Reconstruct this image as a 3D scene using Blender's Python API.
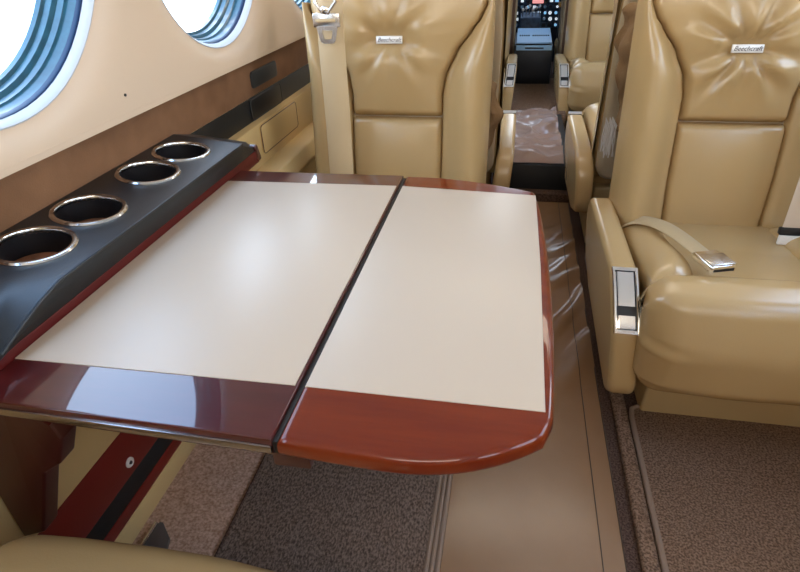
import bpy, bmesh, math, random
from mathutils import Vector, Matrix, noise
random.seed(7)
for o in list(bpy.data.objects): bpy.data.objects.remove(o)
S = bpy.context.scene
COL = S.collection
PI = math.pi

# ------------------------------------------------------------------ camera
cd = bpy.data.cameras.new('camera'); cam = bpy.data.objects.new('camera', cd); COL.objects.link(cam)
p, y, r = (math.radians(a) for a in (31.6, 11.75, -2.1))
fwd = Vector((-math.sin(y)*math.cos(p), math.cos(y)*math.cos(p), -math.sin(p)))
rt = Vector((math.cos(y), math.sin(y), 0)); up = rt.cross(fwd)
rt2 = math.cos(r)*rt + math.sin(r)*up; up2 = -math.sin(r)*rt + math.cos(r)*up
cam.matrix_world = Matrix(((rt2.x, up2.x, -fwd.x, 0), (rt2.y, up2.y, -fwd.y, 0), (rt2.z, up2.z, -fwd.z, 1.035), (0, 0, 0, 1)))
cd.sensor_width = 36; cd.lens = 565*36/800; cd.clip_start = .02; cd.clip_end = 300
S.camera = cam

# ------------------------------------------------------------------ world, lights, exposure
W = bpy.data.worlds.new('overcast'); S.world = W; W.use_nodes = True
nt = W.node_tree; bg = nt.nodes['Background']
bg.inputs[1].default_value = 8.0
_tc = nt.nodes.new('ShaderNodeTexCoord'); _sx = nt.nodes.new('ShaderNodeSeparateXYZ'); _cr = nt.nodes.new('ShaderNodeValToRGB')
nt.links.new(_tc.outputs['Generated'], _sx.inputs[0]); nt.links.new(_sx.outputs['Z'], _cr.inputs[0]); nt.links.new(_cr.outputs[0], bg.inputs[0])
_cr.color_ramp.elements[0].position = .0; _cr.color_ramp.elements[0].color = (1.0, .98, .95, 1)
_cr.color_ramp.elements[1].position = .75; _cr.color_ramp.elements[1].color = (.42, .64, 1.0, 1)
_e = _cr.color_ramp.elements.new(.25); _e.color = (.80, .90, 1.0, 1)
def area(name, loc, target, size, energy, color):
    l = bpy.data.lights.new(name, 'AREA'); l.shape = 'RECTANGLE'; l.size, l.size_y = size
    l.energy = energy; l.color = color
    o = bpy.data.objects.new(name, l); COL.objects.link(o); o.location = loc
    o.rotation_euler = (Vector(target)-Vector(loc)).to_track_quat('-Z', 'Y').to_euler()
    return o
area('ceiling_wash_left', (-.38, 1.9, 1.46), (-.15, 1.9, 0), (.10, 5.0), 11, (1, .87, .70))
area('ceiling_wash_right', (.60, 1.9, 1.46), (.35, 1.9, 0), (.10, 5.0), 11, (1, .87, .70))
area('aft_fill', (.1, -.75, 1.45), (.1, 1.4, .5), (.9, .35), 8, (1, .90, .76))  # unseen fill added behind the camera to brighten the seat fronts
vs = S.view_settings
vs.view_transform = 'Standard'; vs.look = 'None'; vs.gamma = 1; vs.use_curve_mapping = False; vs.exposure = 0.0

# ------------------------------------------------------------------ materials
def mat(name, col, rough=.5, metal=0, noise_scale=None, noise_amt=.0, bump=0, bump_scale=200, coat=0, spec=.5, col2=None, sheen=0, stretch=None, trans=0, ior=1.45, detail=4):
    m = bpy.data.materials.new(name); m.use_nodes = True
    n = m.node_tree.nodes; l = m.node_tree.links; b = n['Principled BSDF']
    b.inputs['Base Color'].default_value = (*col, 1); b.inputs['Roughness'].default_value = rough
    b.inputs['Metallic'].default_value = metal; b.inputs['Coat Weight'].default_value = coat
    b.inputs['Coat Roughness'].default_value = .03; b.inputs['Coat IOR'].default_value = 1.6
    b.inputs['Specular IOR Level'].default_value = spec; b.inputs['Sheen Weight'].default_value = sheen
    b.inputs['Transmission Weight'].default_value = trans; b.inputs['IOR'].default_value = ior
    tc = n.new('ShaderNodeTexCoord'); mp = n.new('ShaderNodeMapping')
    l.new(tc.outputs['Object'], mp.inputs[0])
    if stretch: mp.inputs['Scale'].default_value = stretch
    if noise_scale:
        t = n.new('ShaderNodeTexNoise'); t.inputs['Scale'].default_value = noise_scale; t.inputs['Detail'].default_value = detail
        l.new(mp.outputs[0], t.inputs['Vector'])
        mx = n.new('ShaderNodeMix'); mx.data_type = 'RGBA'
        rp = n.new('ShaderNodeValToRGB'); rp.color_ramp.elements[0].position = .5-noise_amt; rp.color_ramp.elements[1].position = .5+noise_amt
        l.new(t.outputs['Fac'], rp.inputs[0]); l.new(rp.outputs[0], mx.inputs['Factor'])
        mx.inputs['A'].default_value = (*col, 1); mx.inputs['B'].default_value = (*(col2 or col), 1)
        l.new(mx.outputs['Result'], b.inputs['Base Color'])
    if bump:
        t = n.new('ShaderNodeTexNoise'); t.inputs['Scale'].default_value = bump_scale; t.inputs['Detail'].default_value = 3
        l.new(tc.outputs['Object'], t.inputs['Vector'])
        bp = n.new('ShaderNodeBump'); bp.inputs['Strength'].default_value = bump; bp.inputs['Distance'].default_value = .002
        l.new(t.outputs['Fac'], bp.inputs['Height']); l.new(bp.outputs[0], b.inputs['Normal'])
    return m
M = {}
M['leather'] = mat('tan_leather', (.50, .335, .155), .24, spec=.8, noise_scale=3, noise_amt=.3, col2=(.45, .295, .13), bump=.12, bump_scale=420)
M['leather_shell'] = mat('taupe_leather', (.40, .31, .20), .45, bump=.1, bump_scale=420)
M['plinth'] = mat('tan_vinyl', (.47, .33, .16), .5)
M['chrome'] = mat('chrome', (.86, .85, .83), .12, 1)
M['badge_metal'] = mat('satin_silver', (.80, .79, .78), .45, .6)
M['rim_metal'] = mat('dark_chrome', (.60, .60, .60), .16, 1)
M['steel'] = mat('brushed_steel', (.72, .71, .70), .25, 1)
M['black_plastic'] = mat('black_plastic', (.012, .012, .014), .35)
M['dark_ink'] = mat('dark_ink', (.02, .02, .03), .5)
M['ledge'] = mat('charcoal_leather', (.012, .013, .0145), .36, bump=.15, bump_scale=500)
M['well'] = mat('black_well', (.006, .006, .008), .4)
M['cork'] = mat('rust_pad', (.34, .12, .05), .6, noise_scale=60, noise_amt=.2, col2=(.13, .05, .02))
M['wood'] = mat('burgundy_lacquer', (.045, .003, .003), .3, noise_scale=9, noise_amt=.25, col2=(.065, .005, .004), coat=1, spec=.2, stretch=(1, 8, 1))
M['wood_bright'] = mat('red_brown_lacquer', (.10, .0095, .0025), .3, noise_scale=7, noise_amt=.28, col2=(.17, .024, .004), spec=.1, coat=.55, stretch=(1, 8, 1))
M['edge_red'] = mat('red_edge_paint', (.085, .006, .005), .45, spec=.3)
M['wood_dark'] = mat('dark_burgundy_paint', (.045, .006, .005), .35, coat=.1)
M['cream_insert'] = mat('cream_leather', (.51, .41, .315), .36, bump=.06, bump_scale=600)
M['gap'] = mat('black_rubber', (.01, .008, .008), .6)
M['wall_cream'] = mat('cream_wall', (.69, .55, .42), .5, bump=.05, bump_scale=300)
M['flare'] = mat('light_spill_tone', (.52, .53, .55), .45)  # off-white tone stands in for window light spilling onto the lip
M['reveal'] = mat('blue_plexi', (.005, .044, .066), .28, noise_scale=30, noise_amt=.2, col2=(.014, .085, .12), detail=9, coat=.3)
M['reveal_dark'] = mat('dark_blue_seal', (.004, .02, .06), .3)
M['suede'] = mat('brown_suede', (.165, .078, .036), .85, noise_scale=9, noise_amt=.22, col2=(.26, .13, .064), bump=.25, bump_scale=350, detail=6)
M['beige'] = mat('beige_vinyl', (.60, .42, .19), .45)
M['strip_red'] = mat('red_laminate', (.165, .014, .009), .4)
M['strip_black'] = mat('black_strip', (.008, .008, .009), .6)
M['carpet_light'] = mat('light_brown_carpet', (.34, .20, .13), .95, noise_scale=170, noise_amt=.14, col2=(.58, .38, .28), bump=1, bump_scale=260, spec=.1)
M['carpet_mat'] = mat('grey_brown_carpet', (.075, .050, .037), .95, noise_scale=260, noise_amt=.14, col2=(.23, .16, .12), bump=1, bump_scale=380, spec=.1, stretch=(1, .55, 1))
M['carpet_right'] = mat('brown_carpet', (.10, .058, .036), .95, noise_scale=240, noise_amt=.14, col2=(.28, .175, .115), bump=1, bump_scale=330, spec=.1)
M['carpet_dark'] = mat('dark_brown_carpet', (.05, .028, .02), .95, noise_scale=240, noise_amt=.14, col2=(.13, .08, .06), bump=1, bump_scale=330, spec=.1)
M['binding'] = mat('brown_binding', (.25, .17, .12), .8, bump=.4, bump_scale=300)
M['runner'] = mat('brown_vinyl', (.23, .125, .066), .24, noise_scale=5, noise_amt=.3, col2=(.28, .165, .09))
M['stitch'] = mat('dark_stitch', (.06, .035, .022), .7)
M['cover'] = mat('crumpled_sheet', (.27, .165, .12), .22, noise_scale=4, noise_amt=.3, col2=(.33, .22, .17))
M['riser'] = mat('black_rubber_riser', (.012, .013, .016), .5)
M['blanket'] = mat('brown_fleece', (.21, .125, .062), .95, bump=.8, bump_scale=200, spec=.1)
M['fringe'] = mat('white_fringe', (.55, .50, .45), .8)
M['lap_webbing'] = mat('golden_webbing', (.46, .34, .19), .55, bump=.3, bump_scale=500)
M['edge_metal'] = mat('dark_edge_metal', (.34, .29, .28), .22, 1)
M['webbing'] = mat('tan_webbing', (.60, .44, .25), .6, bump=.3, bump_scale=500)
M['webbing_pale'] = mat('pale_webbing', (.66, .54, .42), .6, bump=.3, bump_scale=500)
M['label_white'] = mat('white_label', (.8, .78, .75), .6)
M['plate_grey'] = mat('warm_grey_plate', (.09, .07, .062), .5)
M['grey_plate'] = mat('grey_plate', (.035, .036, .038), .5)
M['ceiling'] = mat('ivory_ceiling', (.78, .72, .63), .6)
M['brown_panel'] = mat('brown_bulkhead', (.13, .07, .045), .6)
M['blue_panel'] = mat('blue_grey_panel', (.28, .48, .68), .4)
M['cockpit_dark'] = mat('cockpit_black', (.012, .014, .018), .45)
M['cockpit_blue'] = mat('cockpit_blue', (.035, .075, .13), .4, noise_scale=30, noise_amt=.15, col2=(.015, .03, .06))
M['amber_wood'] = mat('amber_wood', (.50, .26, .06), .4)
M['tarmac'] = mat('pale_tarmac', (.62, .63, .64), .8, noise_scale=.5, noise_amt=.3, col2=(.70, .71, .72))
def emis(name, col, s):
    m = mat(name, col, .4); b = m.node_tree.nodes['Principled BSDF']
    b.inputs['Emission Color'].default_value = (*col, 1); b.inputs['Emission Strength'].default_value = s; return m
M['lit_blue'] = emis('lit_blue_screen', (.25, .55, .9), .8)
M['lit_pink'] = emis('lit_pink_screen', (.9, .35, .35), .9)
M['lit_white'] = emis('lit_white_dial', (.75, .85, .95), .8)
gm = bpy.data.materials.new('window_glass'); gm.use_nodes = True
_n = gm.node_tree.nodes; _n.clear(); _o = _n.new('ShaderNodeOutputMaterial'); _m = _n.new('ShaderNodeMixShader')
_t = _n.new('ShaderNodeBsdfTransparent'); _t.inputs[0].default_value = (.93, .96, .98, 1); _g = _n.new('ShaderNodeBsdfGlossy'); _g.inputs['Roughness'].default_value = .05
_m.inputs[0].default_value = .06
gm.node_tree.links.new(_t.outputs[0], _m.inputs[1]); gm.node_tree.links.new(_g.outputs[0], _m.inputs[2]); gm.node_tree.links.new(_m.outputs[0], _o.inputs[0])
M['glass'] = gm

# ------------------------------------------------------------------ helpers
def obj(name, bm, m, parent=None, sharp=38):
    me = bpy.data.meshes.new(name)
    bmesh.ops.recalc_face_normals(bm, faces=bm.faces[:])
    bm.to_mesh(me); bm.free()
    me.polygons.foreach_set('use_smooth', [True]*len(me.polygons))
    if sharp: me.set_sharp_from_angle(angle=math.radians(sharp))
    mm = m if isinstance(m, (list, tuple)) else [m]
    for q in mm: me.materials.append(M[q])
    o = bpy.data.objects.new(name, me); COL.objects.link(o)
    if parent: o.parent = parent
    return o
def tag(o, label, cat, group=None, kind=None):
    o['label'] = label; o['category'] = cat
    if group: o['group'] = group
    if kind: o['kind'] = kind
    return o
def thing(name, label, cat, loc=(0, 0, 0), rz=0, group=None):
    o = bpy.data.objects.new(name, None); COL.objects.link(o); o.location = loc; o.rotation_euler = (0, 0, rz)
    o.empty_display_size = .05
    return tag(o, label, cat, group)
def struct(name, bm, m, parent=None, sharp=38):
    o = obj(name, bm, m, parent, sharp)
    if not parent: o['kind'] = 'structure'
    return o
def copy_tree(o, parent=None):
    c = o.copy(); COL.objects.link(c); c.parent = parent
    for ch in list(o.children): copy_tree(ch, c)
    return c
def box(bm, x0, x1, y0, y1, z0, z1, bev=0, segs=2):
    vs_ = [bm.verts.new(v) for v in ((x0,y0,z0),(x1,y0,z0),(x1,y1,z0),(x0,y1,z0),(x0,y0,z1),(x1,y0,z1),(x1,y1,z1),(x0,y1,z1))]
    fs = [bm.faces.new([vs_[i] for i in q]) for q in ((3,2,1,0),(4,5,6,7),(0,1,5,4),(1,2,6,5),(2,3,7,6),(3,0,4,7))]
    if bev:
        es = list({e for f in fs for e in f.edges})
        bmesh.ops.bevel(bm, geom=es, offset=bev, segments=segs, affect='EDGES', profile=.5)
    return bm
def mk_box(*a, **k):
    bm = bmesh.new(); return box(bm, *a, **k)
def fillet(pts, rad, n=6):
    out = []; N = len(pts)
    for i in range(N):
        P = Vector(pts[i]); A = Vector(pts[i-1]); B = Vector(pts[(i+1) % N])
        rr = rad[i] if isinstance(rad, (list, tuple)) else rad
        a = (A-P); b = (B-P); la, lb = a.length, b.length; a.normalize(); b.normalize()
        ang = a.angle(b)
        if rr <= 0 or ang > PI-.02: out.append(tuple(P)); continue
        d = min(rr/math.tan(ang/2), la*.48, lb*.48); q = d*math.tan(ang/2)
        c = P + (a+b).normalized()*(q/math.sin(ang/2))
        s = P+a*d; e = P+b*d
        v0 = s-c; v1 = e-c; tot = v0.angle(v1)
        cr = v0.x*v1.y-v0.y*v1.x; sg = 1 if cr > 0 else -1
        for k in range(n+1):
            t = sg*tot*k/n; cs, sn = math.cos(t), math.sin(t)
            out.append((c.x+v0.x*cs-v0.y*sn, c.y+v0.x*sn+v0.y*cs))
    return out
def inset(pts, d):
    N = len(pts); out = []
    ar = sum(pts[i][0]*pts[(i+1) % N][1]-pts[(i+1) % N][0]*pts[i][1] for i in range(N)); sg = 1 if ar > 0 else -1
    for i in range(N):
        a = Vector(pts[i-1]); b = Vector(pts[i]); c = Vector(pts[(i+1) % N])
        e1 = (b-a); e2 = (c-b)
        if e1.length < 1e-9: e1 = e2
        if e2.length < 1e-9: e2 = e1
        e1 = e1.normalized(); e2 = e2.normalized()
        n = Vector((-(e1.y+e2.y), e1.x+e2.x))*sg
        if n.length < 1e-6: n = Vector((-e1.y, e1.x))*sg
        n.normalize(); k = max(.5, n.dot(Vector((-e1.y, e1.x))*sg))
        q = b+n*(d/k); out.append((q.x, q.y))
    return out
def extr(bm, prof, x0, x1, rr=.01, n=5, place=None, shift=None, mid=1):
    """closed profile (a,b) swept from x0 to x1 with rounded ends; place(x,a,b) -> point"""
    place = place or (lambda x, a, b: (x, a, b))
    st = []
    if rr > 0:
        for k in range(n+1):
            ph = PI/2*k/n; st.append((x0+rr*(1-math.cos(ph)), rr*(1-math.sin(ph))))
        for k in range(1, mid): st.append((x0+rr+(x1-x0-2*rr)*k/mid, 0))
        for k in range(n, -1, -1):
            ph = PI/2*k/n; st.append((x1-rr*(1-math.cos(ph)), rr*(1-math.sin(ph))))
    else:
        for k in range(mid+1): st.append((x0+(x1-x0)*k/mid, 0))
    rings = []
    for x, d in st:
        pp = inset(prof, d) if d > 1e-6 else prof
        rings.append([bm.verts.new(place(x, a, b)) for a, b in pp])
    N = len(prof)
    for A, B in zip(rings, rings[1:]):
        for i in range(N): bm.faces.new((A[i], A[(i+1) % N], B[(i+1) % N], B[i]))
    bm.faces.new(rings[0][::-1]); bm.faces.new(rings[-1])
    return bm
def tube(bm, path, rad, n=10, closed=False, cap=True):
    P = [Vector(q) for q in path]; N = len(P); rings = []
    up_ = Vector((0, 0, 1))
    for i in range(N):
        if closed: t = P[(i+1) % N]-P[i-1]
        else: t = P[min(i+1, N-1)]-P[max(i-1, 0)]
        t.normalize()
        u_ = up_ if abs(t.dot(up_)) < .95 else Vector((1, 0, 0))
        a = t.cross(u_).normalized(); b = t.cross(a).normalized()
        rr = rad[i] if isinstance(rad, (list, tuple)) else rad
        rings.append([bm.verts.new(P[i]+a*rr*math.cos(2*PI*k/n)+b*rr*math.sin(2*PI*k/n)) for k in range(n)])
    for i in range(N if closed else N-1):
        A = rings[i]; B = rings[(i+1) % N]
        for k in range(n): bm.faces.new((A[k], A[(k+1) % n], B[(k+1) % n], B[k]))
    if cap and not closed: bm.faces.new(rings[0][::-1]); bm.faces.new(rings[-1])
    return bm
def catmull(pts, per=8):
    P = [Vector(q) for q in pts]; out = []
    for i in range(len(P)-1):
        a = P[max(i-1, 0)]; b = P[i]; c = P[i+1]; d = P[min(i+2, len(P)-1)]
        for k in range(per):
            t = k/per
            out.append(.5*((2*b)+(c-a)*t+(2*a-5*b+4*c-d)*t*t+(3*b-a-3*c+d)*t**3))
    out.append(P[-1]); return out
def strap(bm, path, sides, w, th=.0022):
    """flat webbing along path; sides = the direction across the webbing at every path point"""
    rings = []
    N = len(path)
    for i in range(N):
        P = Vector(path[i]); s = Vector(sides[i] if isinstance(sides, list) else sides).normalized()
        t = (Vector(path[min(i+1, N-1)])-Vector(path[max(i-1, 0)])).normalized()
        nn = s.cross(t).normalized()
        s = t.cross(nn).normalized()
        rings.append([bm.verts.new(P+s*a+nn*b) for a, b in ((-w/2, -th*.3), (-w/2+th, -th), (w/2-th, -th), (w/2, -th*.3), (w/2, th*.3), (w/2-th, th), (-w/2+th, th), (-w/2, th*.3))])
    for A, B in zip(rings, rings[1:]):
        for k in range(8): bm.faces.new((A[k], A[(k+1) % 8], B[(k+1) % 8], B[k]))
    bm.faces.new(rings[0][::-1]); bm.faces.new(rings[-1]); return bm
def lathe(bm, prof, n=40, place=None):
    place = place or (lambda a, b, c: (a, b, c)); rings = []
    for rr, z in prof:
        rings.append([bm.verts.new(place(rr*math.cos(2*PI*k/n), rr*math.sin(2*PI*k/n), z)) for k in range(n)])
    for A, B in zip(rings, rings[1:]):
        for k in range(n): bm.faces.new((A[k], A[(k+1) % n], B[(k+1) % n], B[k]))
    return rings
def interp(tab, v):
    if v <= tab[0][0]: return tab[0][1]
    for (a, fa), (b, fb) in zip(tab, tab[1:]):
        if v <= b:
            t = (v-a)/(b-a); t = t*t*(3-2*t)*.5+t*.5
            return fa+(fb-fa)*t
    return tab[-1][1]
def inflate(bm, L, R, v0, v1, H, rad, place, nu=26, nv=34, crown=0, extra=None, low=-.012):
    """puffed panel between the curves u=L(v) and u=R(v)"""
    ease = lambda k, n: .5-.5*math.cos(PI*k/n)
    f = lambda d: math.sqrt(max(0, 1-(1-min(max(d, 0)/rad, 1))**2))
    g = []
    for j in range(nv+1):
        v = v0+(v1-v0)*ease(j, nv); a, b = L(v), R(v); row = []
        for i in range(nu+1):
            s = ease(i, nu); u = a+(b-a)*s
            h = H*f(min(u-a, b-u))*f(min(v-v0, v1-v))
            t = (v-v0)/(v1-v0)
            h += crown*(1-(2*s-1)**2)*(1-(2*t-1)**2)
            if extra: h += extra(u, v)*f(min(u-a, b-u))*f(min(v-v0, v1-v))
            if i in (0, nu) or j in (0, nv): h = low
            row.append(bm.verts.new(place(u, v, h)))
        g.append(row)
    for j in range(nv):
        for i in range(nu):
            bm.faces.new((g[j][i], g[j][i+1], g[j+1][i+1], g[j+1][i]))
    return bm
def text_mesh(name, body, size, place, m, parent=None, shear=0, label=None):
    c = bpy.data.curves.new(name, 'FONT'); c.body = body; c.size = size; c.align_x = 'CENTER'; c.align_y = 'CENTER'; c.shear = shear; c.extrude = size*.02
    c.resolution_u = 3
    t = bpy.data.objects.new(name, c); COL.objects.link(t)
    me = bpy.data.meshes.new_from_object(t); bpy.data.objects.remove(t); bpy.data.curves.remove(c)
    for v in me.vertices: v.co = Vector(place(*v.co))
    me.materials.clear(); me.materials.append(M[m])
    o = bpy.data.objects.new(name, me); COL.objects.link(o)
    if parent: o.parent = parent
    return o

# ------------------------------------------------------------------ the cabin shell
CX = .107
def wx(z): return -.70 + (.35*(z-.85)**2 if z > .85 else 0)
WIN_Y = [-.685, .01, .705, 1.40, 2.095, 2.79, 3.485]; WRY, WRZ, WZ = .292, .300, 1.122
Y0, Y1 = -1.1, 4.25
def side_wall(side):
    T = (lambda x: x) if side == 'left' else (lambda x: 2*CX-x)
    bm = bmesh.new()
    ZB, ZT = .764, 1.46
    edges = [Y0]+[(a+b)/2 for a, b in zip(WIN_Y, WIN_Y[1:])]+[Y1]
    for yc, ya, yb in zip(WIN_Y, edges, edges[1:]):
        angs = sorted([2*PI*k/72 for k in range(72)]+[math.atan2(zz-WZ, yy-yc) % (2*PI) for zz in (ZB, ZT) for yy in (ya, yb)])
        rings = []
        for q in (0, .12, .3, .55, .8, 1):
            ring = []
            for a in angs:
                c, s = math.cos(a), math.sin(a)
                e = 1/math.sqrt((c/WRY)**2+(s/WRZ)**2)
                tt = min(((yb-yc)/c if c > 0 else (ya-yc)/c) if abs(c) > 1e-9 else 9, ((ZT-WZ)/s if s > 0 else (ZB-WZ)/s) if abs(s) > 1e-9 else 9)
                rr = e+(tt-e)*q
                yy, zz = yc+c*rr, WZ+s*rr
                d = rr-e
                x = wx(zz) - .016*math.exp(-(d/.022)**2)
                ring.append(bm.verts.new((T(x), yy, zz)))
            rings.append(ring)
        n = len(angs)
        for A, B in zip(rings, rings[1:]):
            for i in range(n): bm.faces.new((A[i], A[(i+1) % n], B[(i+1) % n], B[i]))
    bmesh.ops.remove_doubles(bm, verts=bm.verts[:], dist=.0005)
    struct('wall_'+side, bm, 'wall_cream', sharp=None)
    # windows: lip toned pale for light spill, blue stepped reveal, dark seal, pane
    for i, yc in enumerate(WIN_Y):
        w = bpy.data.objects.new('window_%d' % (i+1+(len(WIN_Y) if side == 'right' else 0)), None); COL.objects.link(w); w.location = (T(-.70), yc, WZ); w['kind'] = 'structure'
        sg = 1 if side == 'left' else -1
        def ringset(name, prof, m):
            bm = bmesh.new(); n = 72; rings = []
            for fct, dx in prof:
                ring = []
                for k in range(n):
                    a = 2*PI*k/n; zz = WZ+WRZ*fct*math.sin(a)
                    ring.append(bm.verts.new((sg*(wx(zz)-.016+dx+.70), WRY*fct*math.cos(a), zz-WZ)))
                rings.append(ring)
            for A, B in zip(rings, rings[1:]):
                for k in range(n): bm.faces.new((A[k], A[(k+1) % n], B[(k+1) % n], B[k]))
            return obj(name, bm, m, w)
        ringset('window_flare', [(1.012, .0025), (1.005, .003), (.997, .000), (.985, -.006), (.975, -.014)], 'flare')
        ringset('window_seal', [(.976, -.012), (.968, -.015), (.964, -.022)], 'reveal_dark')
        ringset('window_reveal', [(.964, -.021), (.957, -.034), (.950, -.037), (.942, -.039), (.938, -.050), (.922, -.053), (.915, -.055), (.912, -.066), (.90, -.068), (.893, -.069), (.890, -.078)], 'reveal')
        bm = bmesh.new(); c = bm.verts.new((sg*-.13, 0, 0)); n = 72
        rim = [bm.verts.new((sg*(wx(WZ+WRZ*.89*math.sin(2*PI*k/n))-.092+.70), WRY*.89*math.cos(2*PI*k/n), WRZ*.89*math.sin(2*PI*k/n))) for k in range(n)]
        c.co.x = sg*(wx(WZ)-.092+.70)
        for k in range(n): bm.faces.new((rim[k], rim[(k+1) % n], c))
        obj('pane', bm, 'glass', w)
side_wall('left'); side_wall('right')

def slab_x(name, m, xf, z0, z1, th=.03, y0=Y0, y1=Y1, bev=.002, left=True):
    bm = bmesh.new()
    x0, x1 = (xf-th, xf)
    box(bm, x0, x1, y0, y1, z0, z1, bev=bev)
    return struct(name, bm, m)
slab_x('trim_1', 'suede', -.729, .664, .772)
struct('light_gap_filler', mk_box(-.765, -.6995, Y0, Y1, .7655, .775), 'wall_cream')  # added filler strip, blocks sky light leaking in above the suede
slab_x('trim_2', 'ledge', -.727, .58, .664)
slab_x('trim_3', 'beige', -.700, .486, .601, th=.05)
# beige arm-ledge shelf along the side wall beyond the table, and the panel beneath it
bm = bmesh.new(); extr(bm, fillet([(-.72, .462), (-.622, .432), (-.622, .445), (-.635, .487), (-.72, .487)], .008, 3), 1.20, 4.2, .004, place=lambda t, a, b: (a, t, b))
struct('trim_4', bm, 'beige')
slab_x('trim_5', 'beige', -.66, .238, .45, y0=1.16, th=.05)
slab_x('trim_6', 'beige', -.70, .238, .49, y0=-1.1, y1=1.3)
slab_x('trim_7', 'strip_red', -.699, .134, .238)
slab_x('trim_8', 'strip_black', -.6995, .086, .134)
slab_x('trim_9', 'strip_red', -.6985, .056, .086)
slab_x('trim_10', 'beige', -.697, -.01, .056)
slab_x('trim_11', 'beige', -.73, -.02, .77, th=.02)
bm = mk_box(2*CX+.70, 2*CX+.73, Y0, Y1, -.02, .766); struct('wall_starboard', bm, 'beige')
# ceiling vault
bm = bmesh.new(); rows = []
for k in range(25):
    t = -1+2*k/24; xx = CX+t*(CX-wx(1.46)); zz = 1.46+.24*(1-abs(t)**2.4)
    rows.append([bm.verts.new((xx, yy, zz)) for yy in (Y0, Y1+1.6)])
for A, B in zip(rows, rows[1:]): bm.faces.new((A[0], A[1], B[1], B[0]))
struct('ceiling', bm, 'ceiling')
struct('wall_aft', mk_box(-.76, .98, Y0-.05, Y0, 0, 1.72), 'wall_cream')

# floor: carpet
struct('floor', mk_box(-.73, .95, -1.1, 6.0, -.04, 0), ['carpet_dark'])
struct('floor_carpet_strip', mk_box(-.70, -.50, -1.1, 2.45, -.004, .004), 'carpet_light')
# raised spar box across the aisle
struct('floor_step', mk_box(-.055, .30, 2.44, 2.60, .0, .043, bev=.004), 'carpet_dark')
struct('floor_spar_riser', mk_box(-.05, .275, 2.49, 3.36, .0, .158, bev=.006), 'riser')
struct('floor_forward_aisle', mk_box(-.06, .30, 3.34, 4.3, .0, .160, bev=.004), 'carpet_right')
# outside ground
bm = bmesh.new(); box(bm, -90, 90, -90, 90, -1.45, -1.4); struct('ground', bm, 'tarmac')

# ------------------------------------------------------------------ floor mats, runner
def mat_border(bm, path, rad): tube(bm, path, rad, 8)
t = thing('floor_mat', 'grey-brown carpet mat with ribbed dark border in the footwell under the table', 'mat', (-.29, .6, .004))
obj('mat_pile', mk_box(-.220, .185, -1.5, .60, 0, .007), 'carpet_mat', t)
bm = bmesh.new(); mat_border(bm, [(-.2215, -1.5, .005), (-.2215, .6, .005)], .004); obj('mat_binding', bm, 'carpet_dark', t)
bm = bmesh.new()
for k in range(3): mat_border(bm, [(.190+.0105*k, -1.5, .004), (.190+.0105*k, .6, .004)], .0055)
b_ = obj('mat_binding', bm, 'binding', t); b_['label'] = 'paler ribbed edge of the mat'

t = thing('floor_mat', 'brown carpet mat with rolled edge in front of the right-hand seat', 'mat', (.55, .4, .002))
obj('mat_pile', mk_box(-.205, .36, -1.4, .735, 0, .012, bev=.003), 'carpet_right', t)
bm = bmesh.new(); mat_border(bm, [(-.208, -1.4, .011), (-.208, .70, .011), (-.203, .728, .011), (-.19, .737, .011), (.36, .737, .011)], .0065); obj('mat_binding', bm, 'binding', t)
t = thing('carpet_edging', 'dark carpet ridge between the vinyl runner and the right-hand mat', 'carpet', (.305, .4, 0))
bm = bmesh.new(); extr(bm, fillet([(-.006, 0), (.031, 0), (.029, .014), (-.001, .016)], .006, 3), -1.4, 1.3, .003, place=lambda q, a, b: (a, q, b)); obj('ridge', bm, 'carpet_right', t)

t = thing('aisle_runner', 'long satin brown vinyl runner lying along the aisle', 'runner', (.1, .7, .001))
bm = bmesh.new(); nx, ny = 40, 340; g = []
def runner_h(x, yy):
    h = .004
    q = Vector((x*7, yy*11+1.2*math.sin(x*14), .3)); am = max(0, min(1, (yy-1.0)/.5))*max(0, min(1, (2.4-yy)/.3))
    h += am*.020*max(0, noise.noise(q)+.1)**.9*max(0, min(1, (x+.08)/.1))
    h += .0025*noise.noise(Vector((x*4, yy*3, 4)))
    h += .002*math.exp(-((x-.2305+.0)/.004)**2)*0
    return max(.003, h)
for j in range(ny+1):
    yy = -.6+(3.045)*j/ny; row = []
    for i in range(nx+1):
        x = -.073+.347*i/nx; row.append(bm.verts.new((x-.1, yy-.7, runner_h(x, yy))))
    g.append(row)
for j in range(ny):
    for i in range(nx): bm.faces.new((g[j][i], g[j][i+1], g[j+1][i+1], g[j+1][i]))
obj('vinyl_sheet', bm, 'runner', t, sharp=None)
bm = bmesh.new()
tube(bm, [(.131, -1.3+3.03*k/120, runner_h(.231, -.6+3.03*k/120)+.0002) for k in range(121)], .0011, 6); obj('stitch_line', bm, 'stitch', t)
bm = bmesh.new(); tube(bm, [(.1735, -1.3+3.03*k/120, .004) for k in range(121)], .0016, 6); obj('edge_line', bm, 'stitch', t)

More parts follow.
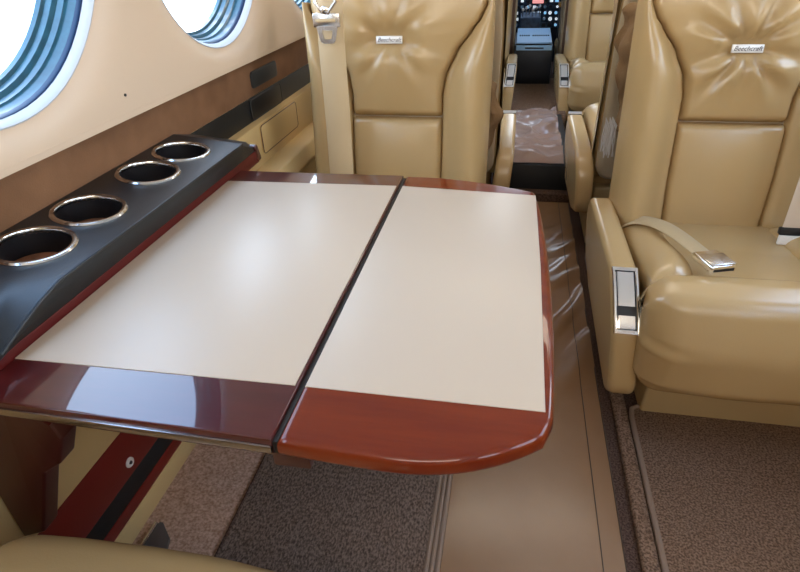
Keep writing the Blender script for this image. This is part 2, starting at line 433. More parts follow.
# crumpled protective sheet over the spar
bm = bmesh.new(); g = []; nx, ny = 70, 120
for j in range(ny+1):
    row = []; yy = 2.50+.84*j/ny
    for i in range(nx+1):
        x = -.012+.252*i/nx
        q = Vector((x*4.5, yy*11+2.2*noise.noise(Vector((x*5, yy*3, 9))), 1.7))
        n1 = 1-abs(noise.noise(q))*2.2; n2 = 1-abs(noise.noise(q*2.1+Vector((3, 1, 0))))*2
        edge = min(1, (yy-2.50)/.05)
        row.append(bm.verts.new((x, yy+.004*noise.noise(Vector((x*20, 1, yy))), .163+edge*(.030*max(0, n1)**1.5+.014*max(0, n2)))))
    g.append(row)
for j in range(ny):
    for i in range(nx): bm.faces.new((g[j][i], g[j][i+1], g[j+1][i+1], g[j+1][i]))
o = obj('crumpled_sheet', bm, 'cover', sharp=None)
tag(o, 'crumpled shiny pinkish protective sheet lying on the raised aisle step', 'sheet')

# small dark plate by the side wall
t = thing('floor_plate', 'small dark plate with a bright edge on the light carpet by the side wall', 'plate', (-.635, .56, .004))
bm = bmesh.new(); extr(bm, [(-.028, -.10), (.055, -.10), (.012, .045), (-.020, .075), (-.028, .075)], 0, .010, .001, 2, place=lambda q, a, b: (a, b, q)); obj('plate', bm, 'plate_grey', t)
obj('bright_edge', mk_box(-.036, -.028, -.10, .072, 0, .014, bev=.0015), 'steel', t)

# ------------------------------------------------------------------ seats
TAU = math.radians(8)
def bplace(u, v, w): return (u, .075+v*math.sin(TAU)-w*math.cos(TAU), .325+v*math.cos(TAU)+w*math.sin(TAU))
IN = [(-.02, .122), (.0, .123), (.15, .128), (.28, .128), (.34, .128), (.39, .136), (.45, .165), (.50, .203), (.53, .226), (.56, .24)]
def tuft(u, v):
    bu, bv = -.013, TUFT_V
    du, dv = u-bu, v-bv; d = math.hypot(max(0, abs(du)-.03), dv); a = math.atan2(dv*1.0, du)
    h = -.024*math.exp(-(d/.035)**2)
    rd = (.62-2.2*max(0, abs(math.cos(4.5*a+.6))-.55)**1.0)+.45*(.6-abs(math.cos(6.5*a+2))**2)
    h += TUFT*math.exp(-((d-.050)/.055)**2)*rd*min(1, d/.03)
    return h
TUFT = .011; TUFT_V = .455
ARM_PROF = fillet([(.185, .375), (-.335, .390), (-.435, .285), (-.455, .13), (-.40, .085), (.02, .112), (.185, .17)], [.15, .055, .10, .05, .05, .12, .07], 7)
def make_arm(s, parent, z=0, yoff=0):
    """s = side (-1/+1) in seat coordinates"""
    a = obj('armrest', bmesh.new(), 'leather', parent)
    bm = bmesh.new()
    xo = lambda b: .270+.08*(b-.28)  # leans towards the aisle as it rises
    P0 = lambda x, q, b: (s*(xo(b)+x), q+yoff, b+z)
    extr(bm, ARM_PROF, -.031, .031, .016, 6, place=P0)
    bmesh.ops.recalc_face_normals(bm, faces=bm.faces[:]); bm.to_mesh(a.data); bm.free()
    a.data.polygons.foreach_set('use_smooth', [True]*len(a.data.polygons))
    # escutcheon follows the sloping front edge
    A = Vector((-.338, .388)); B = Vector((-.432, .288)); dirv = (B-A).normalized(); nrm = Vector((dirv.y, -dirv.x))
    if nrm.x > 0: nrm = -nrm
    def at(t, h): q = A+dirv*t+nrm*h; return q
    def curve(t): return -.0065*(2*t/.137-1)**2
    def strip(name, t0, t1, x0, x1, h0, h1, m, par):
        bm = bmesh.new(); n = 14; rings = []
        for k in range(n+1):
            tt = t0+(t1-t0)*k/n; base = curve(tt)+.0105
            lo = at(tt, base+h0); hi = at(tt, base+h1); e = .0016
            rings.append([bm.verts.new(P0(x, q.x, q.y)) for x, q in ((x0, lo), (x0, at(tt, base+h1-e)), (x0+e, hi), (x1-e, hi), (x1, at(tt, base+h1-e)), (x1, lo))])
        for R1, R2 in zip(rings, rings[1:]):
            for k in range(6): bm.faces.new((R1[k], R1[(k+1) % 6], R2[(k+1) % 6], R2[k]))
        bm.faces.new(rings[0][::-1]); bm.faces.new(rings[-1])
        return obj(name, bm, m, par)
    e = strip('recline_plate', -.004, .141, -.0255, .0255, -.008, .001, 'black_plastic', a)
    for nm, aa in (('plate_rim', (-.004, .141, -.0275, -.0205)), ('plate_rim', (-.004, .141, .0205, .0275)), ('plate_rim', (-.006, .002, -.0275, .0275)), ('plate_rim', (.135, .143, -.0275, .0275))):
        strip(nm, *aa, -.008, .004, 'chrome', a)
    strip('recline_lever', .005, .083, -.018, .018, -.008, .0035, 'chrome', a)
    strip('release_button', .104, .132, -.018, .018, -.008, .003, 'chrome', a)
    return a
def make_seat(name, label, both_arms=False, aisle=-1, badge=True, tuft_amp=.017, badge_v=.455):
    t = thing(name, label, 'seat', group='cabin passenger seats')
    # pedestal
    bm = bmesh.new(); extr(bm, fillet([(-.375, 0), (.10, 0), (.10, .24), (-.395, .235)], .012, 3), -.185, .225, .01); obj('pedestal', bm, 'plinth', t)
    # seat cushion: centre pad, front roll, two side wings
    prof = fillet([(-.43, .165), (-.05, .15), (.06, .18), (.06, .340), (-.16, .352), (-.44, .392)], [.06, .03, .03, .03, .3, .04], 8)
    bm = bmesh.new()
    extr(bm, prof, -.225, .225, .03, 5, place=lambda x, a, b: (x, a, b+.016*(1-(abs(x)/.23)**2)*max(0, (b-.30)/.1)), mid=16); obj('seat_cushion', bm, 'leather', t, sharp=None)
    prof = fillet([(-.485, .160), (-.36, .158), (-.365, .405), (-.41, .408), (-.470, .398), (-.500, .29)], [.05, .03, .03, .05, .07, .14], 9)
    def cp(x, a, b):
        k = 1-(abs(x)/.24)**2
        e = max(0, (abs(x)-.15)/.09)
        w = noise.noise(Vector((x*16, a*14, b*14)))*.006*(.35+e)+.0035*math.sin(b*170+x*24)*e
        return (x*(1+.02*e), a-.014*k*max(0, min(1, (-.36-a)/.08))+w*max(0, min(1, (-.42-a)/.04)), b+.008*k*max(0, (b-.34)/.06)+w*.5)
    bm = bmesh.new(); extr(bm, prof, -.243, .240, .060, 8, place=cp, mid=40); obj('front_roll', bm, 'leather', t, sharp=None)
    for s in (-1, 1):
        bm = bmesh.new()
        L = lambda v: .118+.02*math.sin(min(1, v/.42)*PI)+.03*max(0, (v-.30)/.12)**2; R = lambda v: .234
        inflate(bm, L, R, 0, .432, .050, .060, lambda u, v, w: (s*u, .04-v, .310+.19*v+w*(1-.25*max(0, (v-.3)/.13))), 20, 30, low=-.03); obj('side_wing', bm, 'leather', t, sharp=None)
    # backrest
    bm = bmesh.new()
    sh = fillet([(-.235, -.03), (.235, -.03), (.243, .45), (.225, .80), (-.225, .80), (-.243, .45)], [.05, .05, .2, .12, .12, .2], 7)
    extr(bm, sh, -.085, .030, .022, 5, place=lambda w, u, v: bplace(u, v, w)); shell = obj('back_shell', bm, 'leather_shell', t)
    bm = bmesh.new(); rim = inset(sh, -.001)
    tube(bm, [bplace(u, v, -.012) for u, v in rim], .005, 8, closed=True); obj('piping', bm, 'leather', shell)
    tube_b = bmesh.new(); tube(tube_b, [bplace(u, v, -.045) for u, v in rim], .003, 8, closed=True); obj('piping', tube_b, 'leather', shell)
    bm = bmesh.new(); inflate(bm, lambda v: -interp(IN, v)-.003, lambda v: interp(IN, v)+.003, -.01, .281, .058, .014, bplace, 24, 26, crown=.016); obj('lumbar_panel', bm, 'leather', t, sharp=None)
    bm = bmesh.new()
    top = lambda v: (.240 if v < .68 else .240-.09*((v-.68)/.12)**2)
    HL = lambda v: min(interp(IN, v)+.003, top(v))
    global TUFT, TUFT_V
    TUFT = tuft_amp; TUFT_V = badge_v
    inflate(bm, lambda v: -HL(v), HL, .279, .80, .062, .022, bplace, 64, 84, crown=.034, extra=tuft); pad = obj('head_pad', bm, 'leather', t, sharp=None)
    for s in (-1, 1):
        bm = bmesh.new(); nu, nv = 26, 44; g = []
        for j in range(nv+1):
            v = -.03+.60*(.5-.5*math.cos(PI*j/nv)); a_ = interp(IN, v)-.002; b_ = .254; row = []
            ve = min(1, max(0, (v+.03)/.06)); ve = math.sqrt(1-(1-ve)**2)
            wd = min(1, (b_-a_)/.10)
            for i in range(nu+1):
                q = i/nu
                if q < .12: h = .030+.030*math.sqrt(max(0, 1-(1-q/.12)**2))
                else:
                    z_ = (q-.12)/.88
                    h = .060+.050*math.sin(min(1, z_/.55)*PI/2)**1.3 if z_ < .55 else -.05+.16*math.sqrt(max(0, 1-((z_-.55)/.45)**2.4))
                h = (h if h < .06 else .06+(h-.06)*wd)*ve+(-.05)*(1-ve)
                row.append(bm.verts.new(bplace(s*(a_+(b_-a_)*min(1, q*1.0)), v, h)))
            g.append(row)
        for A_, B_ in zip(g, g[1:]):
            for i in range(nu): bm.faces.new((A_[i], A_[i+1], B_[i+1], B_[i]))
        obj('side_bolster', bm, 'leather', t, sharp=None)
    if badge:
        bw = .0775
        b = obj('maker_badge', mk_box(-.035, .035, -.003, .003, -.0095, .0095, bev=.0015), 'badge_metal', t)
        b.location = bplace(-.013, badge_v, bw); b.rotation_euler = (-TAU, 0, 0)
        text_mesh('badge_script', 'Beechcraft', .0145, lambda x, yy, z: (x*1.0, -.0034-z, yy), 'dark_ink', b, shear=.35)
    for s in ((-1, 1) if both_arms else (aisle,)): make_arm(s, t)
    return t
XR, XL = .550, -.317
seatR = make_seat('passenger_seat', 'nearest tan leather seat right of the aisle, lap belt buckle lying on its cushion', aisle=-1)
seatR.location = (XR, 1.5, 0)
proto_l = make_seat('passenger_seat', 'tan leather seat facing the camera across the folding table, shoulder belt hanging on it', aisle=1, tuft_amp=.006, badge_v=.478)
proto_l.location = (XL, 1.5, 0)
def place_seat(src, x, yy, rz, label):
    c = copy_tree(src); c.location = (x, yy, 0); c.rotation_euler = (0, 0, rz); c['label'] = label; return c
# forward-facing row behind (its aisle arm is on the opposite local side)
place_seat(proto_l, .537, 2.14, PI, 'right-hand forward-facing seat seen from behind, back to back with the nearest right-hand seat')
place_seat(seatR, -.290, 2.14, PI, 'left-hand forward-facing seat mostly hidden behind the seat at the table')
place_seat(seatR, XR, 3.86, 0, 'right-hand tan seat facing aft, farthest on that side, near the cockpit')
place_seat(proto_l, -.300, 3.86, 0, 'left-hand tan seat facing aft, farthest on that side, near the cockpit')
place_seat(seatR, -.385, -.118, PI, 'tan leather seat at the bottom left corner, only its cushion edge showing')

# seat tracks / storage boxes between the back-to-back rows
for x0, lab in ((XR, 'brown storage box between the back-to-back seats on the right of the aisle'), (XL, 'brown storage box between the back-to-back seats on the left of the aisle')):
    t = thing('storage_box', lab, 'box', (x0, 1.83, 0), group='storage boxes between seats')
    obj('body', mk_box(-.25, .25, -.10, .10, 0, .22, bev=.008), 'brown_panel', t)
    obj('lid', mk_box(-.255, .255, -.105, .105, .22, .235, bev=.004), 'brown_panel', t)

# ------------------------------------------------------------------ folding table
Z = .615
T_ = thing('folding_table', 'glossy burgundy folding table with cream leather inserts at the side wall', 'table', (-.25, .735, 0))
tx, ty = -.25, .735
def plate(outline, z0, z1, rr, n=5):
    bm = bmesh.new(); extr(bm, outline, z0, z1, rr, n, place=lambda q, a, b: (a-tx, b-ty, q)); return bm
far = lambda x: 1.100-.0*x
inner = [(-.5745, .3715), (-.2135, .366), (-.2135, 1.104), (-.50, 1.098), (-.5745, 1.098)]
lf = obj('inner_leaf', plate(inner, Z-.024, Z-.0012, .0025), 'wood', T_)
obj('insert', plate(fillet([(-.5735, .441), (-.2165, .446), (-.2165, 1.043), (-.5735, 1.033)], .0), Z-.004, Z, .0008, 2), 'cream_insert', lf)
obj('edge_strip', plate([(-.5745, .3685), (-.2135, .3625), (-.2135, .368), (-.5745, .374)], Z-.019, Z-.009, .002, 2), 'edge_metal', lf)
# outer leaf: bowed ends
out = []
for k in range(25):
    t = k/24; x = -.208+.262*t; out.append((x, .366-.006*math.sin(PI*t*.9)+.050*max(0, (t-.35)/.65)**2.6))
c0 = out[-1]
for k in range(1, 25):
    t = k/24; yy = c0[1]+(1.033-c0[1])*t; out.append((.054+.014*math.sin(PI*t)**.6+.006*(1-t), yy))
for k in range(25):
    t = 1-k/24; x = -.208+.262*t; q = 1.104-.060*max(0, (t-.18)/.82)**1.7; out.append((x, q))
pp = []
for q in out:
    if not pp or math.hypot(q[0]-pp[-1][0], q[1]-pp[-1][1]) > .003: pp.append(q)
lf2 = obj('outer_leaf', plate(pp, Z-.026, Z-.0012, .0085), 'wood_bright', T_, sharp=60); lf2['label'] = 'redder outer leaf with rounded corners'
obj('insert', plate([(-.2045, .446), (.0555, .446), (.0575, .75), (.0545, 1.023), (-.2045, 1.043)], Z-.004, Z, .0008, 2), 'cream_insert', lf2)
obj('hinge_gap', mk_box(-.2136-tx, -.2078-tx, .368-ty, 1.10-ty, Z-.022, Z-.006), 'gap', T_)
bm = mk_box(-.222-tx, -.180-tx, .376-ty, .41-ty, Z-.052, Z-.024, bev=.003); obj('hinge_block', bm, 'wood_dark', T_)
# support bracket at the near end
bm = bmesh.new(); extr(bm, fillet([(-.697, Z-.028), (-.60, Z-.045), (-.543, Z-.087), (-.536, Z-.112), (-.559, .452), (-.592, .428), (-.652, .285), (-.697, .262)], [0, .004, .006, .006, .006, .012, .006, 0], 3), .420, .452, .004, place=lambda q, a, b: (a-tx, q-ty, b)); br = obj('support_bracket', bm, 'wood_dark', T_)
bm = bmesh.new(); extr(bm, [(-.66, Z-.034), (-.60, Z-.046), (-.543, Z-.088), (-.541, Z-.085), (-.598, Z-.042), (-.66, Z-.030)], .418, .446, .001, 2, place=lambda q, a, b: (a-tx, q-ty, b)); obj('bracket_trim', bm, 'wood', br)
# ------------------------------------------------------------------ cup-holder ledge
LG = thing('cup_holder_ledge', 'charcoal padded ledge with four cup holders along the side wall', 'ledge', (-.66, .80, .60))
ox, oy, oz = -.66, .80, .60
ltop = lambda x: .677-(x+.659)*.11
CUPS = [.607, .731, .902, 1.024]; CRAD = .0515; CUPX = -.659
bm = bmesh.new(); XB, XC = -.7265, -.570; YA, YB = .42, 1.115
edg = [YA, .669, .8165, .963, YB]
for yc, ya, yb in zip(CUPS, edg, edg[1:]):
    angs = sorted([2*PI*k/48 for k in range(48)]+[math.atan2(yy-yc, xx-CUPX) % (2*PI) for xx in (XB, XC) for yy in (ya, yb)]); rings = []
    for q in (0, .2, .4, .6, .8, 1):
        ring = []
        for a in angs:
            c, s = math.cos(a), math.sin(a)
            tt = min(((XC-CUPX)/c if c > 0 else (XB-CUPX)/c) if abs(c) > 1e-9 else 9, ((yb-yc)/s if s > 0 else (ya-yc)/s) if abs(s) > 1e-9 else 9)
            rr = CRAD+(tt-CRAD)*q; x = CUPX+c*rr
            ring.append(bm.verts.new((x-ox, yc+s*rr-oy, ltop(x)-oz)))
        rings.append(ring)
    for A, B in zip(rings, rings[1:]):
        for i in range(len(A)): bm.faces.new((A[i], A[(i+1) % len(A)], B[(i+1) % len(A)], B[i]))
bmesh.ops.remove_doubles(bm, verts=bm.verts[:], dist=.0004)
ed = [e for e in bm.edges if len(e.link_faces) == 1 and all(abs(v.co.x-(XC-ox)) < 1e-4 for v in e.verts)]
# front chamfer and back fall made from a swept skin
def skin(prof, ys, m_, taper=None):
    rows = []
    for yy in ys:
        rows.append([bm.verts.new((x-ox+(taper(yy) if taper else 0), yy-oy, z-oz)) for x, z in prof])
    for A, B in zip(rows, rows[1:]):
        for i in range(len(prof)-1): bm.faces.new((A[i], A[i+1], B[i+1], B[i]))
    return rows
fr = [(XC, ltop(XC)), (-.5685, .6655), (-.568, .6625), (-.571, .645), (-.5765, .6265), (-.58, .614), (-.7265, .60)]
rows = skin(fr, [YA, .46, .5, .53, .7, .9, YB], None)
bm.faces.new(rows[0]+[bm.verts.new((XB-ox, YA-oy, ltop(XB)-oz))])
cap = [bm.verts.new((x-ox, yy-oy, z-oz)) for x, yy, z in [(-.7265, 1.195, .605), (-.7265, 1.195, .660), (-.60, 1.195, .646), (-.578, 1.185, .634), (-.5775, 1.185, .6265), (-.58, 1.185, .612)]]
tp = [bm.verts.new((x-ox, YB-oy, z-oz)) for x, z in ((-.7265, .60), (XB, ltop(XB)), (XC, ltop(XC)), (-.568, .6625), (-.5765, .6265), (-.58, .614))]
for i in range(5): bm.faces.new((tp[i], tp[i+1], cap[i+1], cap[i]))
bm.faces.new(cap)
for v in bm.verts:
    yy = v.co.y+oy; x_ = v.co.x+ox; z_ = v.co.z+oz
    if yy < .54 and x_ > -.61 and z_ > .63:
        q = (.54-yy)/.12; v.co.z -= .034*q**1.3*min(1, (z_-.63)/.03)*min(1, (x_+.61)/.035)
bmesh.ops.remove_doubles(bm, verts=bm.verts[:], dist=.0006)
obj('ledge_pad', bm, 'ledge', LG, sharp=30)
bm = bmesh.new(); tube(bm, [(XC+.001-ox, yy-oy, ltop(XC)-.0015-oz-.034*(max(0, .54-yy)/.12)**1.3) for yy in (.425, .46, .50, .54, .7, .9, YB-.002)], .0022, 8); obj('highlight_bead', bm, 'ledge', LG)  # thin bead added along the crease to catch a highlight
rs = obj('red_edge', mk_box(-.70-ox, -.5755-ox, .38-oy, 1.20-oy, .598-oz, .6268-oz, bev=.0015), 'edge_red', LG)
bm = bmesh.new(); extr(bm, fillet([(1.188, .60), (1.188, .640), (1.200, .640), (1.215, .60)], .006, 3), -.62, -.574, .004, place=lambda q, a, b: (q-ox, a-oy, b-oz)); obj('end_cheek', bm, 'wood', LG)
nx_, nz_ = .11/math.hypot(1, .11), 1/math.hypot(1, .11)
for i, yc in enumerate(CUPS):
    cz = ltop(CUPX)
    def cpl(a, b, c): return (CUPX+a*nz_+c*nx_-ox, yc+b-oy, cz-a*nx_+c*nz_-oz)
    bm = bmesh.new(); lathe(bm, [(.0485, -.006), (.0483, .001), (.0495, .0034), (.0525, .0042), (.0555, .0036), (.0575, .0012), (.0575, -.001)], 56, cpl); c = obj('cup_holder_rim', bm, 'rim_metal', LG)
    bm = bmesh.new(); rr = lathe(bm, [(.0487, .0), (.0475, -.02), (.046, -.052)], 40, cpl); bm.faces.new(rr[-1]); obj('well', bm, 'well', c)
    bm = bmesh.new(); rr = lathe(bm, [(.0445, -.0515), (.0445, -.0355), (.043, -.035)], 40, cpl); bm.faces.new(rr[-1]); obj('base_pad', bm, 'cork', c)

# ------------------------------------------------------------------ wall fittings
def wplate(bm, y0, y1, z0, z1, x0, x1, rad):
    extr(bm, fillet([(y0, z0), (y1, z0), (y1, z1), (y0, z1)], rad, 5), x0, x1, .002, 2); return bm
bm = bmesh.new(); wplate(bm, 1.545, 1.735, .684, .729, -.7305, -.7235, .012)
tag(obj('wall_vent_cover', bm, 'grey_plate'), 'dark grey rounded cover plate on the brown suede panel', 'cover')
t = thing('ashtray', 'black flush ashtray door in the black wall strip', 'ashtray', (-.727, 1.62, .632))
bm = bmesh.new(); extr(bm, fillet([(-.11, -.028), (.12, -.028), (.12, .029), (-.11, .029)], .012, 5), 0, .004, .0015, 2); obj('door', bm, 'black_plastic', t)
bm = bmesh.new(); tube(bm, [(.004, a, b) for a, b in fillet([(-.11, -.028), (.12, -.028), (.12, .029), (-.11, .029)], .012, 5)], .0014, 6, closed=True); obj('door_rim', bm, 'grey_plate', t)
t = thing('wall_pocket_door', 'beige flush door with a thin dark outline under the black strip', 'door', (-.698, 1.62, .55))
bm = bmesh.new(); extr(bm, fillet([(-.13, -.035), (.16, -.035), (.16, .045), (-.13, .045)], .012, 5), -.002, .003, .001, 2); obj('door_panel', bm, 'beige', t)
bm = bmesh.new(); tube(bm, [(.0028, a, b) for a, b in fillet([(-.13, -.035), (.16, -.035), (.16, .045), (-.13, .045)], .012, 5)], .0012, 6, closed=True); obj('door_outline', bm, 'wood_dark', t)
t = thing('wall_jack', 'small round white socket on the dark red strip of the lower side wall', 'socket', (-.699, .655, .165))
bm = bmesh.new(); rg = lathe(bm, [(.0105, 0), (.0105, .003), (.0085, .005), (.0055, .0045), (.005, .003)], 24, lambda a, b, c: (c, a, b)); bm.faces.new(rg[-1]); obj('socket_ring', bm, 'label_white', t)
bm = bmesh.new(); rg = lathe(bm, [(.004, .003), (.003, .0055)], 16, lambda a, b, c: (c, a, b)); bm.faces.new(rg[-1]); obj('socket_pin', bm, 'grey_plate', t)
bm = bmesh.new(); rg = lathe(bm, [(.0028, 0), (.0026, .002), (.001, .0026)], 12, lambda a, b, c: (c, a, b)); bm.faces.new(rg[-1]); o = obj('wall_screw', bm, 'black_plastic'); o.location = (-.7, .953, .806); tag(o, 'tiny dark screw on the cream wall below the windows', 'screw')

# ------------------------------------------------------------------ seat belts
def hung_belt(label, x, w, m, zt, zb, yb, yt, buckle):
    t = thing('shoulder_belt', label, 'seat belt', (x, yb, zb), group='shoulder belts')
    bm = bmesh.new(); path = catmull([(0, 0, 0), (.002, .008, (zt-zb)*.3), (.0, .02, (zt-zb)*.65), (0, yt-yb, zt-zb)], 6)
    strap(bm, path, (1, 0, 0), w); obj('webbing', bm, m, t)
    return t
SB = hung_belt('tan shoulder belt hanging down the seat behind the table, with a metal buckle', -.456, .068, 'webbing', 1.10, .42, 1.445, 1.50, True)
def yb_at(z): return .085*(z-.42)/.68
bz = .862-.42
bm = bmesh.new(); box(bm, -.034, .034, -.012, -.004, bz-.006, bz+.026, bev=.003)
bk = obj('buckle', bm, 'steel', SB)
bm = bmesh.new(); box(bm, -.026, .024, -.017, -.011, bz+.006, bz+.014, bev=.003); obj('buckle_bar', bm, 'webbing', bk)
bm = bmesh.new()
ol = fillet([(-.026, bz-.002), (-.017, bz-.042), (.019, bz-.042), (.028, bz-.002)], [.004, .012, .012, .004], 5); il = fillet([(-.013, bz-.012), (-.008, bz-.032), (.010, bz-.032), (.015, bz-.012)], [.003, .005, .005, .003], 5)
for zf in (-.013, -.008):
    A = [bm.verts.new((a, zf, b)) for a, b in ol]; B = [bm.verts.new((a, zf, b)) for a, b in il]
    for i in range(len(A)): bm.faces.new((A[i], A[(i+1) % len(A)], B[(i+1) % len(B)], B[i]))
    if zf == -.013: A0, B0 = A, B
for i in range(len(A)): bm.faces.new((A[i], A[(i+1) % len(A)], A0[(i+1) % len(A)], A0[i])); bm.faces.new((B[i], B[(i+1) % len(B)], B0[(i+1) % len(B)], B0[i]))
obj('buckle_tongue', bm, 'steel', SB)
bm = bmesh.new(); tube(bm, [(-.022, -.008, bz+.075), (-.024, -.01, bz+.05), (-.006, -.012, bz+.026), (.006, -.012, bz+.026), (.026, -.01, bz+.05), (.024, -.008, bz+.075)], .0045, 8); obj('buckle_loop', bm, 'steel', SB)
bm = bmesh.new(); rg = lathe(bm, [(.009, 0), (.009, .004), (.005, .006)], 20, lambda a, b, c: (a, -.012-c, bz+.033+b)); bm.faces.new(rg[-1]); obj('buckle_stud', bm, 'chrome', SB)
obj('belt_keeper', mk_box(-.024, .022, -.012, -.004, bz+.062, bz+.095, bev=.003), 'webbing', SB)

SB2 = hung_belt('pale shoulder belt hanging at the wall side of the nearest right-hand seat', .711, .070, 'webbing_pale', 1.10, .392, 1.415, 1.49, False)
obj('belt_clip', mk_box(-.042, .042, -.012, .004, -.012, .006, bev=.003), 'black_plastic', SB2)
obj('belt_label', mk_box(-.040, .036, -.014, -.006, -.036, -.012, bev=.001), 'label_white', SB2)

LB = thing('lap_belt', 'tan lap belt lying across the nearest right-hand seat cushion, ending in a chrome buckle', 'seat belt', (.33, 1.46, .37))
bp = catmull([(.0, .035, -.018), (.022, -.01, .012), (.050, -.085, .037), (.073, -.18, .054), (.098, -.275, .060)], 7)
bm = bmesh.new(); n_ = len(bp); sides = [Vector((.55, .8, .25)).lerp(Vector((.95, .30, -.05)), k/(n_-1)) for k in range(n_)]
strap(bm, bp, sides, .044); obj('webbing', bm, 'lap_webbing', LB)
b = obj('buckle', mk_box(-.029, .029, -.036, .030, -.007, .010, bev=.004, segs=3), 'chrome', LB); b.location = (.110, -.310, .060); b.rotation_euler = (.06, .05, .38)
c = obj('buckle_flap', mk_box(-.0285, .0285, -.033, .012, .010, .0135, bev=.0016), 'steel', b)
c = obj('buckle_slot', mk_box(-.024, .024, -.0368, -.034, -.002, .004), 'black_plastic', b)

# ------------------------------------------------------------------ blankets tucked between the back-to-back rows
def blanket(label, x, yy, z, s):
    t = thing('blanket', label, 'blanket', (x, yy, z), group='fringed blankets')
    bm = bmesh.new(); g = []
    nu, nv = 22, 40
    for j in range(nv+1):
        v = j/nv; row = []
        for i in range(nu):
            a = 2*PI*i/nu
            wv = .034*(1.45-.75*v)*(.75+.35*math.sin(PI*min(1, v*1.1+.1))+.9*noise.noise(Vector((math.cos(a)*1.4, v*5, s))))
            wy = .055*(.8+.3*math.sin(PI*v))*(1+.7*noise.noise(Vector((math.sin(a)*2.5, v*5, 3+s))))
            if v < .06: wv *= v/.06*.6+.4; wy *= v/.06*.5+.5
            row.append(bm.verts.new((s*(.02*math.sin(v*3))+wv*math.cos(a)*(1+.22*math.sin(3*a+v*4)+.1*math.sin(7*a+v*9)), wy*math.sin(a), -.34*v+.10)))
        g.append(row)
    for A, B in zip(g, g[1:]):
        for i in range(nu): bm.faces.new((A[i], A[(i+1) % nu], B[(i+1) % nu], B[i]))
    bm.faces.new(g[0]); bm.faces.new(g[-1][::-1])
    obj('fleece', bm, 'blanket', t, sharp=None)
    bm = bmesh.new()
    for k in range(20):
        yy_ = -.045+.09*k/19; x_ = -.022+.012*math.sin(k*2.1)
        tube(bm, [(x_, yy_, -.22), (x_-.006*math.sin(k), yy_+.004*math.cos(k*3), -.27), (x_+.004*math.sin(k*1.7), yy_, -.315-.012*random.random())], .0018, 5)
    f = obj('fringe', bm, 'fringe', t); f['kind'] = 'stuff'
    return t
blanket('brown fleece blanket with white fringe tucked between the seats right of the aisle', .318, 1.80, .765, 1)
blanket('brown fringed blanket low between the seats left of the aisle', -.082, 1.80, .56, -1)

# ------------------------------------------------------------------ cockpit end
t = thing('centre_pedestal', 'black pedestal with blue-grey sloping top at the far end of the aisle', 'pedestal', (.108, 4.10, .16))
obj('body', mk_box(-.125, .125, .0, .60, 0, .245, bev=.006), 'cockpit_dark', t)
bm = bmesh.new(); extr(bm, [(-.004, .215), (.012, .215), (.012, .245), (-.004, .245)], -.112, .118, .002, 2); f = obj('front_panel', bm, 'blue_panel', t)
obj('slot', mk_box(-.055, .065, -.007, -.003, .224, .233, bev=.001), 'cockpit_dark', f)
bm = bmesh.new(); extr(bm, [(.02, .252), (.45, .285), (.45, .292), (.02, .260)], -.112, .118, .003, 2); f = obj('top_panel', bm, 'blue_panel', t)
for k in range(14):
    if k in (5,): continue
    obj('switch', mk_box(-.095+.0145*k, -.086+.0145*k, .20, .23, .27, .279), 'cockpit_blue', f)
t = thing('throttle_quadrant', 'grey throttle quadrant with pale lever knobs ahead of the pedestal', 'quadrant', (.085, 4.75, .40))
bm = bmesh.new(); extr(bm, fillet([(-.06, 0), (.12, 0), (.10, .13), (-.02, .10)], .02, 4), -.075, .075, .01, 3); obj('housing', bm, 'cockpit_blue', t)
for k in range(6):
    bm = bmesh.new(); x = -.06+.024*k
    tube(bm, [(x, 0, .09), (x, -.02, .15+.012*(k % 3))], .004, 6); lv = obj('lever', bm, 'steel', t)
    bm = bmesh.new(); bmesh.ops.create_uvsphere(bm, u_segments=10, v_segments=8, radius=.011, matrix=Matrix.Translation((x, -.02, .155+.012*(k % 3)))); obj('knob', bm, 'label_white', lv)
t = thing('instrument_panel', 'dark blue cockpit instrument panel full of lit dials and screens', 'panel', (.12, 5.35, 0))
obj('board', mk_box(-.75, .75, 0, .05, .35, 1.05, bev=.01), 'cockpit_blue', t)
k = 0
rnd = random.Random(3)
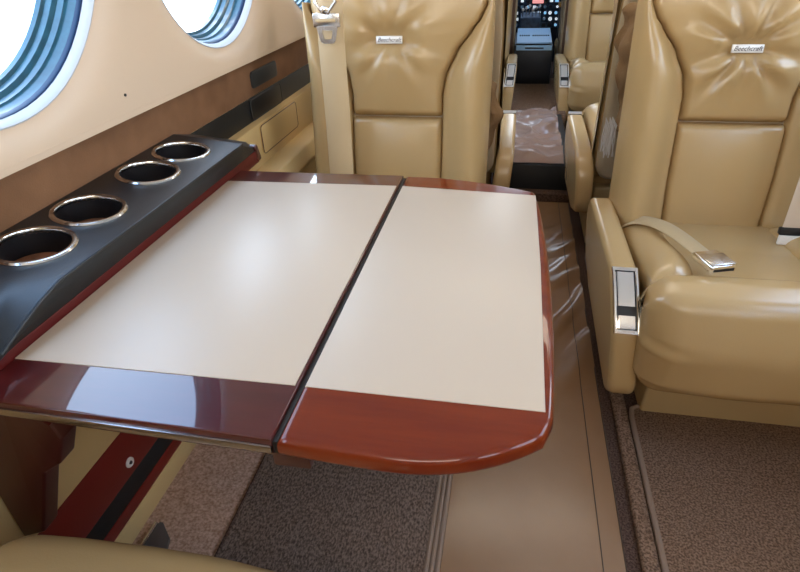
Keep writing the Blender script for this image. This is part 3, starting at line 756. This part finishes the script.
for row in range(9):
    z = .375+.046*row
    for c in range(11):
        x = -.235+.046*c+rnd.uniform(-.006, .006); q = rnd.random(); rr = rnd.uniform(.013, .021)
        if q < .5:
            bm = bmesh.new(); rg = lathe(bm, [(rr, 0), (rr, .014), (rr*.8, .016), (rr*.75, .012)], 16, lambda a, b, cc: (x+a, -cc, z+b)); d = obj('dial', bm, rnd.choice(('steel', 'cockpit_blue')), t)
            bm = bmesh.new(); rg = lathe(bm, [(rr*.76, .0115), (rr*.7, .0125)], 14, lambda a, b, cc: (x+a, -cc, z+b)); bm.faces.new(rg[-1]); obj('dial_face', bm, rnd.choice(('cockpit_dark', 'lit_white', 'lit_blue', 'blue_panel')), d)
        elif q < .85:
            d = obj('display', mk_box(x-rr, x+rr, -.014, 0, z-rr, z+rr, bev=.003), 'cockpit_blue', t)
            obj('screen', mk_box(x-rr*.8, x+rr*.8, -.0155, -.013, z-rr*.7, z+rr*.7), rnd.choice(('lit_blue', 'cockpit_dark', 'lit_white', 'cockpit_dark', 'blue_panel')), d)
obj('warning_screen', mk_box(-.02, .07, -.022, -.013, .54, .585, bev=.002), 'lit_pink', t)
# partitions and cockpit seat
def partition(label, x0, x1, name='cabin_partition'):
    t = thing(name, label, 'partition', ((x0+x1)/2, 4.22, 0)); h = (x1-x0)/2
    obj('panel', mk_box(-h, h, 0, .04, 0, 1.5, bev=.006), 'brown_panel', t)
    bm = bmesh.new(); e = -h if x0 > 0 else h
    tube(bm, [(e, .02, .0), (e, .02, 1.5)], .012, 8); obj('edge_trim', bm, 'leather_shell', t)
partition('brown cockpit partition behind the farthest right-hand seat', .296, .93)
partition('brown cockpit partition behind the farthest left-hand seat', -.74, -.028)
t = thing('pilot_seat', 'cockpit seat back seen through the gap right of the pedestal', 'seat', (.50, 4.75, 0))
bm = bmesh.new(); extr(bm, fillet([(-.06, .2), (.04, .2), (.10, .75), (.0, .75)], .03, 4), -.20, .20, .03, 4); obj('backrest', bm, 'leather_shell', t)
bm = bmesh.new(); extr(bm, fillet([(0, .18), (.42, .18), (.44, .30), (0, .28)], .03, 4), -.20, .20, .03, 4); obj('seat_cushion', bm, 'leather', t)
obj('base', mk_box(-.12, .12, .05, .35, 0, .19, bev=.01), 'cockpit_dark', t)
t = thing('side_console', 'amber wood side console at the right of the cockpit', 'console', (.42, 5.22, 0))
obj('cabinet', mk_box(-.10, .2, -.0, .10, 0, .52, bev=.004), 'cockpit_dark', t)
obj('wooden_top', mk_box(-.11, .21, -.01, .11, .52, .55, bev=.004), 'amber_wood', t)
struct('wall_forward', mk_box(-.8, 1.0, 5.8, 5.85, 0, 1.0), 'cockpit_dark')
struct('wall_cockpit_left', mk_box(-.76, -.74, 4.25, 5.8, 0, 1.5), 'cockpit_dark')
struct('wall_cockpit_right', mk_box(.96, .98, 4.25, 5.8, 0, 1.5), 'cockpit_dark')
